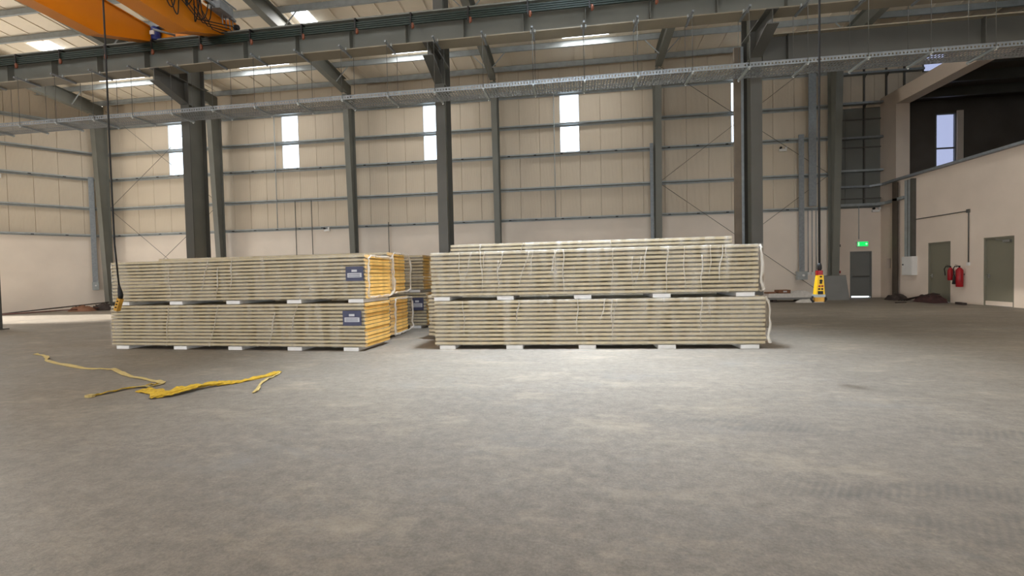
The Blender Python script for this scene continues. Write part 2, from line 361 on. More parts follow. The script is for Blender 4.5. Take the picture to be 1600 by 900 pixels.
for x, z in ((12.45, 10.35), (13.49, 10.35), (14.43, 10.35), (12.45, 8.98), (13.49, 8.98)):
    B().bar((x, RY-.17, z-.01), (x, RY-.02, z-.16), .04, .03).build('knee_bracket', STEELD, rc)

# right wall with the mezzanine opening
def yz_wall(b, y0, y1, z0, z1, x0=14.2, x1=14.75): return b.box(x0, x1, y0, y1, z0, z1)
D2, D3 = (19.43, 20.54), (16.9, 18.02); DT = 2.35
b = B()
for y0, y1, z0, z1 in ((22.4, 23.6, 0, 1.36), (22.4, 22.72, 1.36, 1.80), (23.0, 23.6, 1.36, 1.80), (22.4, 23.6, 1.8, 9.22), (D2[1], 22.4, 0, 5.2), (D3[1], D2[0], 0, 5.2), (-10, D3[0], 0, 5.2), (D2[0], D2[1], DT, 5.2), (D3[0], D3[1], DT, 5.2), (-10, 22.4, 8.62, 9.22)): yz_wall(b, y0, y1, z0, z1)
wr = struct(b.build('wall_right', PLASTERR))
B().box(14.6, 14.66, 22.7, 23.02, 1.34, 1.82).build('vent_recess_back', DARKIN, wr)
B().box(14.15, 14.32, -10, 22.4, 5.2, 5.27).build('ledge', PLASTERR, wr)
# mezzanine room behind the opening
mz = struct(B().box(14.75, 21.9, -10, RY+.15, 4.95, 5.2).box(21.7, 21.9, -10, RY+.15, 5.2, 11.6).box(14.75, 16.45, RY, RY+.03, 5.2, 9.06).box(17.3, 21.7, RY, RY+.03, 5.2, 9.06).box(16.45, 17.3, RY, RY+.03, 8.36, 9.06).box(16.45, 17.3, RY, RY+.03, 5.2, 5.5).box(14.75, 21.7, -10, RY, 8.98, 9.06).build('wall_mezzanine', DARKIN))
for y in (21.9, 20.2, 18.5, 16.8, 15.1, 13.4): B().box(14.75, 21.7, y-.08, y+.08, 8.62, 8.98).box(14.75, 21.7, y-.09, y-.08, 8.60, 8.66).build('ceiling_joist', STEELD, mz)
def far_window(n, x0, x1, z0, z1, y):
    wn = struct(B().box(x0, x0+.05, y, y+.1, z0, z1).box(x1-.05, x1, y, y+.1, z0, z1).box(x0, x1, y, y+.1, z0, z0+.05).box(x0, x1, y, y+.1, z1-.05, z1).build('window_%d' % n, DOORD))
    zm = z0+(z1-z0)*.45
    B().box(x0+.05, x1-.05, y+.05, y+.06, z0+.05, zm-.03).build('pane', TINT, wn); B().box(x0+.05, x1-.05, y+.05, y+.06, zm+.03, z1-.05).build('pane', TINT, wn)
    B().box(x0+.05, x1-.05, y+.02, y+.09, zm-.03, zm+.03).build('mullion', DARKIN, wn)
    B().box(x1, x1+.25, y-.06, y, z0, z1+.08).build('reveal', PLASTERR, wn)
far_window(6, 16.45, 17.3, 5.5, 8.36, RY-.02)
far_window(7, 15.97, 16.93, 10.3, 11.5, RY+.04)

# doors
def door(n, loc, rz, wd, ht, m, closer=True, bar=False, kick=False):
    d = struct(B().box(-.05, 0, -.03, .12, 0, ht+.05).box(wd, wd+.05, -.03, .12, 0, ht+.05).box(0, wd, -.03, .12, ht, ht+.05).build('door_%d' % n, m, None, loc, (0, 0, rz)))
    B().box(.004, wd-.004, .02, .07, .07 if bar else .012, ht+.01).build('leaf', m, d)
    if bar:
        B().box(.06, wd-.06, -.05, .02, .98, 1.03).build('push_bar', STEELD, d)
    else:
        h = B().tube([(.09, .02, 1.03), (.09, -.045, 1.03), (.23, -.045, 1.03)], .011); h.box(.06, .12, .008, .02, .95, 1.10); h.build('handle', CHROME, d)
    if closer:
        B().box(wd-.35, wd-.1, -.05, .02, ht-.14, ht-.07).bar((wd-.3, -.05, ht-.08), (wd-.55, -.09, ht-.03), .02, .015).build('closer', CHROME, d)
    if kick: B().box(0, wd, -.012, .03, .012, .16).build('threshold', PLASTERR, d)
    return d
door(1, (12.93, RY+.02, 0), 0, .83, 2.13, DOORD, False, True)
door(2, (14.24, D2[1]-.05, 0), -math.pi/2, D2[1]-D2[0]-.1, DT-.05, DOORG, False)
door(3, (14.24, D3[1]-.05, 0), -math.pi/2, D3[1]-D3[0]-.1, DT-.05, DOORG, True, False, True)

# ------------------------------------------------------------------ steel frame
WLAB = ['grey tapered steel wall column at the far left corner of the hall',
        'grey steel wall column just right of the thick crane column at left',
        'grey steel wall column rising behind the right half of the left panel stack',
        'slim grey wall column just right of the middle crane column',
        'grey wall column behind the right panel stack, with narrow trunking on its left edge',
        'broad grey wall column beside the yellow hanging pendant and exit door']
def wall_column(x, lab):
    t = thing('wall_column', lab, 'column', (x, YW, 0), 0, 'wall columns along the back wall')
    zt = 10.71; yb, yt = -.52, -.95; hw = .14
    B().hexa([(-hw, yb, 0), (hw, yb, 0), (hw, yb+.016, 0), (-hw, yb+.016, 0), (-hw, yt, zt), (hw, yt, zt), (hw, yt+.016, zt), (-hw, yt+.016, zt)]).build('inner_flange', STEEL, t)
    B().box(-hw, hw, -.236, -.22, 0, zt).build('outer_flange', STEEL, t)
    B().hexa([(-.006, yb+.016, 0), (.006, yb+.016, 0), (.006, -.236, 0), (-.006, -.236, 0), (-.006, yt+.016, zt), (.006, yt+.016, zt), (.006, -.236, zt), (-.006, -.236, zt)]).build('web', STEEL, t)
    B().box(-.2, .2, yb-.06, -.16, 0, .025).build('base_plate', STEELD, t)
    for z in (5.66, 7.3, 8.72): B().box(-.12, .12, -.225, -.2, z-.1, z+.02).build('girt_cleat', GIRT, t)
for x, l in zip(WCOL, WLAB): wall_column(x, l)
RLAB = ['grey roof rafter meeting the far left corner column', 'grey roof rafter partly hidden by the thick crane column at left', 'broad grey roof rafter crossing the frame top left of centre',
        'short looking grey rafter above the middle, right of the middle crane column', 'grey rafter leaning right above the right panel stack', 'grey rafter at top right beyond the right crane column']
def rafter(x, lab):
    t = thing('roof_rafter', lab, 'rafter', (x, YW, 0), 0, 'rafters under the roof')
    def topz(y): return roofz(y)-.30
    def botz(y):
        return 10.78+(21.6-y)*(.62/7.6) if y > 14 else 11.4+(14-y)*.085
    ys = [22.35, 21.62, 14, 4, -9.8]
    for k in range(4):
        a, c = ys[k], ys[k+1]; bz = [10.72 if y > 21.7 else botz(y) for y in (a, c)]
        if k == 0:
            B().hexa([(-.006, c-YW, bz[1]), (.006, c-YW, bz[1]), (.006, a-YW, bz[0]), (-.006, a-YW, bz[0]), (-.006, c-YW, topz(c)), (.006, c-YW, topz(c)), (.006, a-YW, topz(a)), (-.006, a-YW, topz(a))]).build('knee_web', STEEL, t)
            continue
        B().hexa([(-.006, c-YW, bz[1]), (.006, c-YW, bz[1]), (.006, a-YW, bz[0]), (-.006, a-YW, bz[0]), (-.006, c-YW, topz(c)), (.006, c-YW, topz(c)), (.006, a-YW, topz(a)), (-.006, a-YW, topz(a))]).build('web', STEEL, t)
        B().bar((0, c-YW, bz[1]-.008), (0, a-YW, bz[0]-.008), .30, .016).build('bottom_flange', STEEL, t)
        B().bar((0, c-YW, topz(c)+.0), (0, a-YW, topz(a)+.0), .30, .016).build('top_flange', STEEL, t)
    for y in (20.62, 16.6, 13.7):
        for s in (-1, 1):
            B().bar((s*.14, y-YW, botz(y)+.02), (s*.75, y-YW, roofz(y)-.27), .035, .035).build('fly_brace', GIRT, t)
for x, l in zip(WCOL, RLAB): rafter(x, l)
# bracing rods
def rod(x0, z0, x1, z1, lab):
    yy = YW-.24 if x1 > x0 else YW-.28
    o = B().tube([(x0, yy, z0), (x1, yy, z1)], .011, 6).build('brace_rod', STEELD); tag(o, lab, 'brace rod', 'crossed bracing rods on the back wall')
for xa, xb, where in ((-25.9, -19.1, 'in the far left wall bay'), (4.1, 11.4, 'in the bay beside the yellow pendant')):
    rod(xa, 5.6, xb, .1, 'thin lower bracing rod sloping down to the right '+where)
    rod(xb, 5.6, xa, .1, 'thin lower bracing rod sloping down to the left '+where)
    rod(xa, 5.7, xb, 11.1, 'thin upper bracing rod rising to the right '+where)
    rod(xb, 5.7, xa, 11.1, 'thin upper bracing rod rising to the left '+where)
# crane columns
CX = [-18.75, -11.05, -3.46, 4.43]; CY = 11.8
CLAB = ['grey crane column cut off by the left edge of the frame', 'thick grey crane column behind the left panel stack', 'grey crane column in the middle between the two panel stacks', 'shaded grey crane column behind the right end of the right stack']
BYC = 11.1; BZ0, BZ1 = 7.18, 7.9
def crane_column(x, lab):
    t = thing('crane_column', lab, 'column', (x, CY, 0), 0, 'crane columns')
    zt = 12.2; hw = .13; dp = .6
    B().box(-hw, hw, 0, .018, 0, zt).build('front_flange', STEELD, t)  # flanges darker than the web, shade put into their colour
    B().box(-hw, hw, dp-.018, dp, 0, zt).build('back_flange', STEELD, t)
    B().box(-.007, .007, .018, dp-.018, 0, zt).build('web', STEEL, t)
    B().box(-.24, .24, -.1, dp+.1, 0, .03).build('base_plate', STEELD, t)
    # corbel bracket carrying the runway beam
    k = B(); y1 = BYC-CY-.24
    k.prism([(-.007, 0, 6.55), (-.007, y1, 6.85), (-.007, y1, BZ0-.03), (-.007, 0, BZ0-.03)], (.014, 0, 0)); k.build('bracket_web', STEELD, t)
    B().box(-.13, .13, y1, 0, BZ0-.03, BZ0-.012).build('bracket_top_flange', STEELD, t)
    B().bar((0, y1, 6.84), (0, 0, 6.54), .26, .016).build('bracket_bottom_flange', STEELD, t)
    for z in (6.54, BZ0-.02):
        for s in (-1, 1): B().box(s*.008, s*hw, .018, dp-.018, z-.006, z+.006).build('stiffener', STEEL, t)
    B().box(-.11, .11, BYC-CY+.19, 0, BZ1-.06, BZ1-.04).build('surge_plate', STEELD, t)
for x, l in zip(CX, CLAB): crane_column(x, l)
t = thing('cable_duct', 'brown cable duct with pale edge strip on the right crane column', 'trunking', (4.43, CY+.42, 0))
B().box(-.36, -.21, 0, .1, 0, 7.0).build('duct', mat('brown_duct_paint', (104, 92, 78), .6, 0, .15, 3), t); B().box(-.21, -.15, -.02, .1, 0, 7.0).build('edge_strip', GALV, t)
for z in (1.5, 3, 4.5, 6): B().box(-.22, -.12, .05, .09, z, z+.05).build('fixing_bracket', STEELD, t)
# runway beam with rail
RB0, RB1 = -33.6, 14.1
t = thing('crane_runway_beam', 'long grey crane runway beam with stiffeners running across the upper frame', 'crane beam', (0, BYC, 0))
B().box(RB0, RB1, -.21, .21, BZ0-.01, BZ0+.015).build('bottom_flange', BROWN, t)
B().box(RB0, RB1, -.27, .18, BZ1-.04, BZ1-.005).build('top_flange', STEEL, t)
B().box(RB0, RB1, -.006, .006, BZ0+.015, BZ1-.04).build('web', STEEL, t)
B().box(RB0, RB1, -.03, .03, BZ1-.02, BZ1+.03).build('rail', STEELD, t)
x = .36-1.47*22
stf = B().box(-.006, .006, -.17, -.006, BZ0+.015, BZ1-.04).mesh('stiffener', STEEL)
while x < 14: put('stiffener', stf, t, (x, 0, 0)); x += 1.47
# conductor bars
t = thing('conductor_bar_run', 'dark green crane conductor bars clipped along the runway beam', 'conductor bar', (0, BYC, 0))
for k in range(4):
    z = 7.585+k*.05
    B().box(RB0, RB1, -.31, -.27, z, z+.034).build('conductor_bar', GREENBAR, t)
arm = B().box(-.018, .018, -.34, -.18, 7.825, 7.85).box(-.018, .018, -.345, -.325, 7.52, 7.85).mesh('hanger_arm', BLACK)
ins = B().tube([(.05, -.36, 7.58), (.06, -.36, 7.55), (.06, -.36, 7.48), (.045, -.36, 7.44)], [.018, .034, .036, .02], 10).mesh('insulator', INSUL)
x = .45-1.43*22
while x < 14:
    put('hanger_arm', arm, t, (x, 0, 0)); put('insulator', ins, t, (x, 0, 0)); x += 1.43
# lower beam to the right, its shade put into the dark web colour
t = thing('floor_beam', 'dark deep steel beam from the right crane column towards the right wall', 'beam', (0, 11.9, 0))
B().box(4.58, 14.2, -.14, .14, 6.36, 6.385).build('bottom_flange', BROWN, t); B().box(4.58, 14.2, -.14, .14, 7.02, 7.045).build('top_flange', BROWN, t)
B().box(4.58, 14.2, -.008, .008, 6.385, 7.02).build('web', STEELD, t)
B().box(4.57, 4.6, -.14, .14, 6.36, 7.045).build('end_plate', STEELD, t)
for x in (5.15, 9.3, 13.2): B().box(x-.006, x+.006, -.13, -.008, 6.385, 7.02).build('stiffener', STEELD, t)

# cable tray under the runway beam
TZ, TY0, TY1 = 5.87, 10.74, 11.34
def tray_sheet(lx, w_, rows, cols, slot_x, slot_y):
    """perforated sheet in xy with rectangular slots"""
    b = B(); xs = [0.0]; ys = [0.0]
    px = lx/cols; py = w_/rows
    for i in range(cols): xs += [i*px+(px-slot_x)/2, i*px+(px+slot_x)/2]
    for j in range(rows): ys += [j*py+(py-slot_y)/2, j*py+(py+slot_y)/2]
    xs.append(lx); ys.append(w_)
    nx, ny = len(xs), len(ys); vs = [(xx, yy, 0) for yy in ys for xx in xs]; fs = []
    for j in range(ny-1):
        for i in range(nx-1):
            if i % 2 == 1 and j % 2 == 1: continue
            fs.append((j*nx+i, j*nx+i+1, (j+1)*nx+i+1, (j+1)*nx+i))
    return b.add(vs, fs)
t = thing('cable_tray', 'long perforated galvanised cable tray hung under the crane beam', 'cable tray', (0, 0, TZ))
sect = tray_sheet(2.38, TY1-TY0, 6, 34, .03, .055).mesh('tray_bottom', GALV)
side = B()
sb = tray_sheet(2.38, .1, 1, 34, .03, .04)
side.add([(v[0], 0, v[1]) for v in sb.v], sb.f).box(0, 2.38, -.004, .012, .096, .104)
side = side.mesh('tray_side', GALV)
x = -15.16-2.38*7-.6
while x < 13.0:
    put('tray_bottom', sect, t, (x, TY0, 0)); put('tray_side', side, t, (x, TY0, 0)); put('tray_side', side, t, (x, TY1, 0)); x += 2.38
hx = [-15.16-1.19+1.19*k for k in range(22)]
m_top = B().box(-.021, .021, -.14, .5, -.041, 0).mesh('top_channel', GALV)
m_bot = B().box(-.021, .021, -.06, TY1-TY0+.06, -.041, 0).mesh('bottom_channel', GIRT)
m_rod = B().tube([(0, 0, TZ-.06), (0, 0, 7.2)], .006, 6).mesh('threaded_rod', STEELD)
m_nut = B().tube([(0, 0, -.062), (0, 0, -.041)], .016, 6).mesh('nut', WHITE)
for k, x in enumerate(hx):
    h = thing('tray_hanger', '%s trapeze hanger of the cable tray counted from the left' % ORD[k], 'tray hanger', (x, TY0, 0), 0, 'trapeze hangers of the cable tray')
    put('top_channel', m_top, h, (0, .02, BZ0-.012)); put('bottom_channel', m_bot, h, (0, 0, TZ))
    for y in (-.03, .46 if False else TY1-TY0+.03):
        put('threaded_rod', m_rod, h, (0, y, 0)); put('nut', m_nut, h, (0, y, TZ))
    for s in (-.05, .05): B().box(s-.012, s+.012, .13, .2, BZ0-.03, BZ0+.03).build('beam_clamp', GIRT, h)

# second tray along the right wall ledge
t = thing('cable_tray', 'galvanised cable tray bending round the corner along the right wall ledge', 'cable tray', (0, 0, 0))
pts = [(11.85, RY-.25, 5.12), (13.55, RY-.25, 5.12), (13.95, RY-.55, 5.14), (14.08, RY-1.1, 5.2), (14.08, 8, 5.2)]
for i in range(len(pts)-1):
    a, c = pts[i], pts[i+1]; B().bar(a, c, .18, .012).build('tray_bottom', GALV, t)
    d = Vector(c)-Vector(a); n = Vector((-d.y, d.x, 0)).normalized()*.09
    for s in (-1, 1): B().bar(Vector(a)+n*s+Vector((0, 0, .04)), Vector(c)+n*s+Vector((0, 0, .04)), .008, .09).build('tray_side', GALV, t)
t = thing('cable_trunking', 'grey cable trunking below the ledge tray running to the vertical duct', 'trunking', (0, 0, 0))
pts = [(11.85, RY-.14, 4.34), (13.9, RY-.14, 4.34), (14.1, RY-.5, 4.34), (14.1, 21.75, 4.40)]
for i in range(3): B().bar(pts[i], pts[i+1], .1, .12).build('trunking_length', GIRT, t)

# ------------------------------------------------------------------ overhead crane
t = thing('overhead_crane', 'orange double girder overhead travelling crane at upper left', 'crane', (-10.2, BYC, BZ1+.03))
def girder(x0, x1, ys, nm):
    zb, zt, L0 = -.56, .30, -20.3
    poly = [(x0+.04, .06, .06), (x0+.04, ys, zb), (x0+.04, L0, zb), (x0+.04, L0, zt), (x0+.04, .06, zt)]
    go = B().prism(poly, (x1-x0-.08, 0, 0)).build(nm, ORANGE, t)
    B().bar(((x0+x1)/2, .06, .05), ((x0+x1)/2, ys, zb-.01), x1-x0, .02).box(x0, x1, L0, ys, zb-.02, zb).build('bottom_flange', ORANGE, go)
    B().box(x0, x1, L0, .06, zt, zt+.02).build('top_flange', ORANGE, go)
    for y in (-3, -6, -9, -12, -15): B().box(x1-.04, x1-.03, y-.05, y+.05, zb, zt).build('stiffener', ORANGE, go)
    return go
girder(-1.22, -.86, -1.6, 'girder'); g2 = girder(.78, 1.25, -1.35, 'girder')
e = B().cbox(-1.75, 1.36, -.11, .15, .07, .36, .04).build('end_carriage', ORANGE, t)
for x in (-1.4, 1.1): B().tube([(x, -.07, .12), (x, .07, .12)], .12, 16).build('wheel', STEELD, e)
for x, q in ((-1.75, -1), (1.36, 1)): B().tube([(x, 0, .2), (x+q*.05, 0, .2), (x+q*.14, 0, .2)], [.05, .07, .06], 12).build('buffer', BLACK, e)
mt = B().tube([(-.76, -.22, -.06), (-.76, -.22, -.03), (-.76, -.22, .26), (-.76, -.22, .30)], [.09, .11, .11, .08], 14).build('travel_motor', BLUE, t)
B().box(-.82, -.70, -.345, -.32, .06, .16).build('terminal_box', WHITE, mt)
B().box(-.86, -.5, -.28, -.11, .28, .42).build('gearbox', GALV, t)
B().tube([(-.45, -.6, .02), (-.2, -.2, .05)], .03, 8).build('drive_shaft', GALV, t)
fr = B().box(1.42, 1.48, -20, -.05, .30, .36).build('festoon_rail', GALV, t)
for k in range(14): B().bar((1.25, -.3-k*1.4, .31), (1.45, -.3-k*1.4, .33), .04, .04).build('rail_arm', GALV, fr)
for q in (0, .12): B().tube([(1.40+q, -12, .48+q), (1.40+q, -.1, .48+q)], .022, 8).build('guard_pipe', GALV, t)
B().box(1.3, 1.6, -.75, -.3, .28, .5).build('control_box', GALV, t)
B().tube([(1.35, -2.0, .75), (1.35, -1.35, .75)], .17, 14).build('hoist_motor', BLUE, t)
B().box(1.36, 1.46, -1.0, -.9, .3, 1.4).build('hoist_post', ORANGE, t)
cr = random.Random(3)
for k in range(16):
    y0 = -.75-k*.17; sag = .35+cr.random()*.4; wd = .16+cr.random()*.3; pts = []
    for i in range(13):
        u = i/12; pts.append((1.36+.05*math.sin(k*2.1)+.03*math.sin(u*6+k), y0-u*wd, .33-sag*4*u*(1-u)))
    B().tube(pts, .013, 6).build('festoon_cable', BLACK, t)
for k in range(4): B().tube([(1.32, -1.0-.25*k, .1), (1.33, -.7-.15*k, -.2), (1.3+.1*k, -.35, -.12+.05*k), (1.25+.12*k, -.2, -.02)], .012, 6).build('loose_cable', BLACK, t)
for y in (-.5, -.25): B().tube([(1.44, y, .3), (1.46, y, .02), (1.46, y+.12, .0), (1.44, y+.12, .3)], .012, 6).build('hand_loop', GALV, t)

# pendant controls
t = thing('crane_pendant', 'worn yellow crane pendant on a black cord hanging before the left stack', 'crane control', (-9.1, 7.9, 0))
B().tube([(0, 0, 8.2), (.01, 0, 6), (0, 0, 4), (.01, 0, 2.2), (.07, 0, 1.36)], .015, 8).build('cord', BLACK, t)
B().tube([(.07, 0, 1.38), (.08, 0, 1.28), (.095, 0, 1.18), (.085, 0, 1.10)], [.018, .036, .046, .036], 10).build('strain_relief', BLACK, t)
bd = B().prism([(.055, -.04, 1.13), (.125, -.04, 1.10), (.03, -.04, .86), (-.04, -.04, .89)], (0, .08, 0)).build('housing', YELLOWO, t)
for k in range(3):
    z = 1.06-k*.06; B().tube([(.07-k*.024, -.04, z), (.07-k*.024, -.054, z)], .014, 10).build('button', BLACK, bd)
t = thing('crane_pendant', 'bright yellow crane pendant with red top and black buttons at right', 'crane control', (2.96, 6.0, 0))
B().tube([(-.01, 0, 9.4), (0, 0, 7), (.012, 0, 4.6), (0, 0, 3), (0, 0, 1.44)], .0125, 8).build('cord', BLACK, t)
B().tube([(0, 0, 1.47), (0, 0, 1.44), (0, 0, 1.40), (0, 0, 1.375)], [.016, .025, .027, .016], 10).build('strain_relief', BLACK, t)
B().cbox(-.034, .03, -.03, .03, 1.325, 1.38, .008).build('top_cap', RED, t)
bd = B().hexa([(-.058, -.035, 1.085), (.045, -.035, 1.085), (.045, .035, 1.085), (-.058, .035, 1.085), (-.03, -.03, 1.325), (.032, -.03, 1.325), (.032, .03, 1.325), (-.03, .03, 1.325)]).build('housing', YELLOW, t)
for (x, z, r, m) in ((0, 1.305, .01, BLACK), (0, 1.255, .015, BLACK), (-.002, 1.23, .013, BLACK), (-.018, 1.19, .011, RED), (.014, 1.19, .011, RED), (-.022, 1.155, .011, BLACK), (.012, 1.155, .011, BLACK)):
    B().tube([(x, -.029, z), (x, -.045, z)], r, 12).build('button', m, bd)
B().box(-.035, .02, -.044, -.03, 1.092, 1.13).build('rating_plate', BLACK, bd)
B().cbox(-.075, .055, -.045, .045, 1.055, 1.088, .012).build('bottom_guard', GIRT, t)
B().cbox(-.06, .045, -.04, .04, 1.0, 1.055, .015).build('lower_cap', YELLOWO, t)
for q in (-1, 1): B().tube([(-.01+q*.066, 0, 1.07), (-.01+q*.085, 0, 1.03), (-.01+q*.06, 0, .995)], .014, 8).build('corner_bumper', BLACK, t)

# ------------------------------------------------------------------ panel bundles
pcache = {}
def panel_mesh(L, D, th):
    k = (L, D, th)
    if k not in pcache:
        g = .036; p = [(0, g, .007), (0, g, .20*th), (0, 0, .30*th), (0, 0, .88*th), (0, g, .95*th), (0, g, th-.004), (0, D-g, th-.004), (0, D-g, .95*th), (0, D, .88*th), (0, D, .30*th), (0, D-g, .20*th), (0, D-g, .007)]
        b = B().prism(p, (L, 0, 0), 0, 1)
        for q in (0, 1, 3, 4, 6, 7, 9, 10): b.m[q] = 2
        pcache[k] = b.mesh('sandwich_panel', [CREAM, PU, GROOVE])
    return pcache[k]
def film_mesh(L, D, h, x0, x1, seed, amp, rag, cap):
    """stretch film sleeve around a bundle: front, top and back sheets with slanted wrinkles, ragged ends"""
    rg = random.Random(seed); nx = 150
    sec = []
    n1, n2 = 14, 8; o = .012
    for i in range(n1+1): sec.append((-o, h*i/n1, 0, (-1, 0)))
    for i in range(1, n2+1): sec.append((-o+(D+2*o)*i/n2, h+.003, 1, (0, 1)))
    for i in range(1, n1+1): sec.append((D+o, h-h*i/n1, 2, (1, 0)))
    wr = [(rg.uniform(x0, x1), rg.uniform(-.35, .45), rg.uniform(.012, .035), rg.uniform(.4, 1), rg.uniform(0, .5), rg.uniform(.4, 1)) for _ in range(int((x1-x0)*9))]
    b = B(); ns = len(sec); vs = []
    for i in range(nx+1):
        x = x0+(x1-x0)*i/nx; fl = max(0, (x-L)/max(.02, x1-L)) if x > L else max(0, (0-x)/max(.02, -x0)) if x < 0 else 0
        for (y, z, kind, nrm) in sec:
            d = 0; u = z/h
            for (cx, sl, wd, a, lo, hi) in wr:
                if u < lo-.2: continue
                q = (x-cx-sl*(u-.5)*.5)/wd
                if abs(q) < 3: d += a*math.exp(-q*q)
            d = amp*min(d, 1.6)*(1 if kind == 0 else 0 if kind == 1 else .4)
            xx = x; 
            if i in (0, nx): xx += rg.uniform(-rag, rag)
            yy = y+nrm[0]*d; zz = z+nrm[1]*d
            if fl > 0:   # loose end droops inwards
                yy += (D/2-yy)*fl*.10+rg.uniform(-.01, .01); zz += (h/2-zz)*fl*.10+rg.uniform(-.01, .01)
            vs.append((xx, yy, zz))
    fs = [(i*ns+j, (i+1)*ns+j, (i+1)*ns+j+1, i*ns+j+1) for i in range(nx) for j in range(ns-1)]
    b.add(vs, fs, 0, True)
    if cap:
        y0 = [(x1, -.01+(D+.02)*a/6, (h+.01)*c/6) for c in range(7) for a in range(7)]
        b.add([(x+rg.uniform(-.02, .03), y, z) for x, y, z in y0], [(c*7+a, c*7+a+1, (c+1)*7+a+1, (c+1)*7+a) for c in range(6) for a in range(6)], 0, True)
    me = bpy.data.meshes.new('film_wrap'); me.from_pydata(b.v, [], b.f); me.materials.append(FILM); me.polygons.foreach_set('use_smooth', [True]*len(me.polygons)); return me
def bundle(lab, loc, rz, L, D, n, h, blocks, seed, stag=.012, film=(-.03, .06), amp=.012, label=None, cap=False, folds=4, grp='bundles of wrapped sandwich panels'):
    rg = random.Random(seed); t = thing('panel_bundle', lab, 'panel bundle', loc, rz, grp)
    bh = .07; th = round(h/n, 5); me = panel_mesh(L, D, th)
    for k in range(n):
        dx = rg.uniform(-.006, .006)+(stag if k % 2 else -stag)
        put('sandwich_panel', me, t, (dx, rg.uniform(-.004, .004), bh+k*th))
    for x in blocks: B().cbox(x-.16, x+.16, .01, D-.01, 0, bh-.001, .006).build('foam_block', FOAM, t)
    if film: put('film_wrap', film_mesh(L, D, h, film[0], L+film[1], seed, amp, .025, cap), t, (0, 0, bh))
    for q in range(folds):
        xc = rg.uniform(.25, L-.35); lean = rg.uniform(-.05, .28); z0, z1 = rg.choice(((.0, 1), (.25, 1), (.05, .8), (.45, 1))); pp = []
        for u in range(11):
            v = u/10; pp.append((xc+lean*(1-v)*(z1-z0)+.012*math.sin(v*9+q), -.016-amp*.5, bh+h*(z1+(z0-z1)*v)))
        rr = rg.uniform(.006, .013); B().tube(pp, [rr*(.35+.65*math.sin(math.pi*min(1, .15+u/11))) for u in range(11)], 5).build('film_fold', FILMH, t)
    if film and film[1] >= .06:
        xe = L+film[1]-.01; o = .014; prof = [(-o, .0), (-o, .3*h), (-o, .7*h), (0, .93*h), (.08*D, h), (.3*D, h+.0), (.7*D, h+.0), (.93*D, h-.02), (D+o, .86*h), (D+o, .5*h), (D+o, .1*h), (.8*D, .0), (.5*D, .01), (.2*D, .0), (-o, .0)]
        pp = []
        for q in range(len(prof)-1):
            for u in (0, .33, .66): pp.append((xe+rg.uniform(-.025, .02), prof[q][0]+(prof[q+1][0]-prof[q][0])*u+rg.uniform(-.008, .008), bh+.03+(h-.06)/h*(prof[q][1]+(prof[q+1][1]-prof[q][1])*u)+rg.uniform(-.012, .012)))
        pp.append(pp[0]); B().tube(pp, [rg.uniform(.012, .032) for _ in pp], 6).build('film_edge', FILMH, t)
    if label:
        x0, x1, z0, z1 = label
        lb = B().box(x0, x1, -.034, -.03, z0, z1).build('printed_label', NAVY, t); lb['label'] = 'navy printed label with a white field'
        wd, hh = x1-x0, z1-z0
        B().box(x0+.1*wd, x0+.9*wd, -.036, -.034, z0+.25*hh, z0+.55*hh).build('white_field', PAPER, lb)
        B().box(x0+.34*wd, x0+.64*wd, -.036, -.034, z0+.63*hh, z0+.78*hh).build('heading_mark', PAPER, lb)
        for q in range(2): B().box(x0+.15*wd, x0+.82*wd, -.037, -.036, z0+(.31+.12*q)*hh, z0+(.35+.12*q)*hh).build('print_line', NAVY, lb)
    return t
LROT = -math.atan2(.29, 6.02)
LO = Vector((-9.98, 8.53, 0))
bundle('lower front bundle of the left stack, with blue label, standing on the floor', LO, LROT, 5.96, 1.08, 12, .865, [.25, 1.72, 3.05, 4.42, 5.65], 1, .004, (-.0, .02), .010, (5.52, 5.91, .50, .79))
bundle('upper front bundle of the left stack, with blue label, under the pendant', LO+Vector((.06, 0, .942)), LROT, 5.93, 1.08, 12, .86, [.25, 1.6, 2.98, 4.38, 5.72], 2, .004, (-.04, .10), .012, (5.55, 5.92, .42, .70))
bundle('lower second-row bundle with open yellow ends behind the left stack', (-10.2, 9.98, 0), 0, 5.95, 1.12, 11, .88, [.3, 2, 3.6, 5.6], 3, .005, (-.03, .14), .014, (5.62, 5.86, .5, .8))
bundle('upper second-row bundle in loose film with yellow ends behind the left stack', (-10.25, 9.98, .957), 0, 5.95, 1.12, 12, .98, [.3, 2, 3.6, 5.6], 4, .005, (-.03, .16), .018)
bundle('lower third-row bundle glimpsed between the two stacks, with dark label', (-10.0, 12.05, 0), 0, 5.93, 1.15, 11, .92, [.3, 2, 3.6, 5.6], 5, .012, (-.02, .04), .01, (5.5, 5.86, .5, .85))
bundle('upper third-row bundle glimpsed between the two stacks', (-10.0, 12.05, .997), 0, 5.86, 1.15, 11, .96, [.3, 2, 3.6, 5.6], 6, .005, (-.02, .03), .01)
RROT = math.atan2(.09, 6.1)
RO = Vector((-2.71, 8.5, 0))
bundle('lower front bundle of the right stack standing on the floor', RO, RROT, 6.06, 1.1, 11, .865, [.24, 1.55, 2.92, 4.36, 5.8], 7, .004, (-.02, .07), .009, None, True, 7)
bundle('upper front bundle of the right stack in crinkled clear film', RO+Vector((-.05, 0, .942)), RROT, 6.0, 1.1, 11, .86, [.2, 1.44, 2.9, 4.33, 5.78], 8, .004, (-.05, .07), .034, None, True, 22)
bundle('lower bundle behind the right stack, its cream end showing at left', (-3.28, 9.85, 0), 0, 6.5, 1.1, 11, .93, [.3, 2, 3.6, 5.6], 9, .006, (-.02, .04), .01)
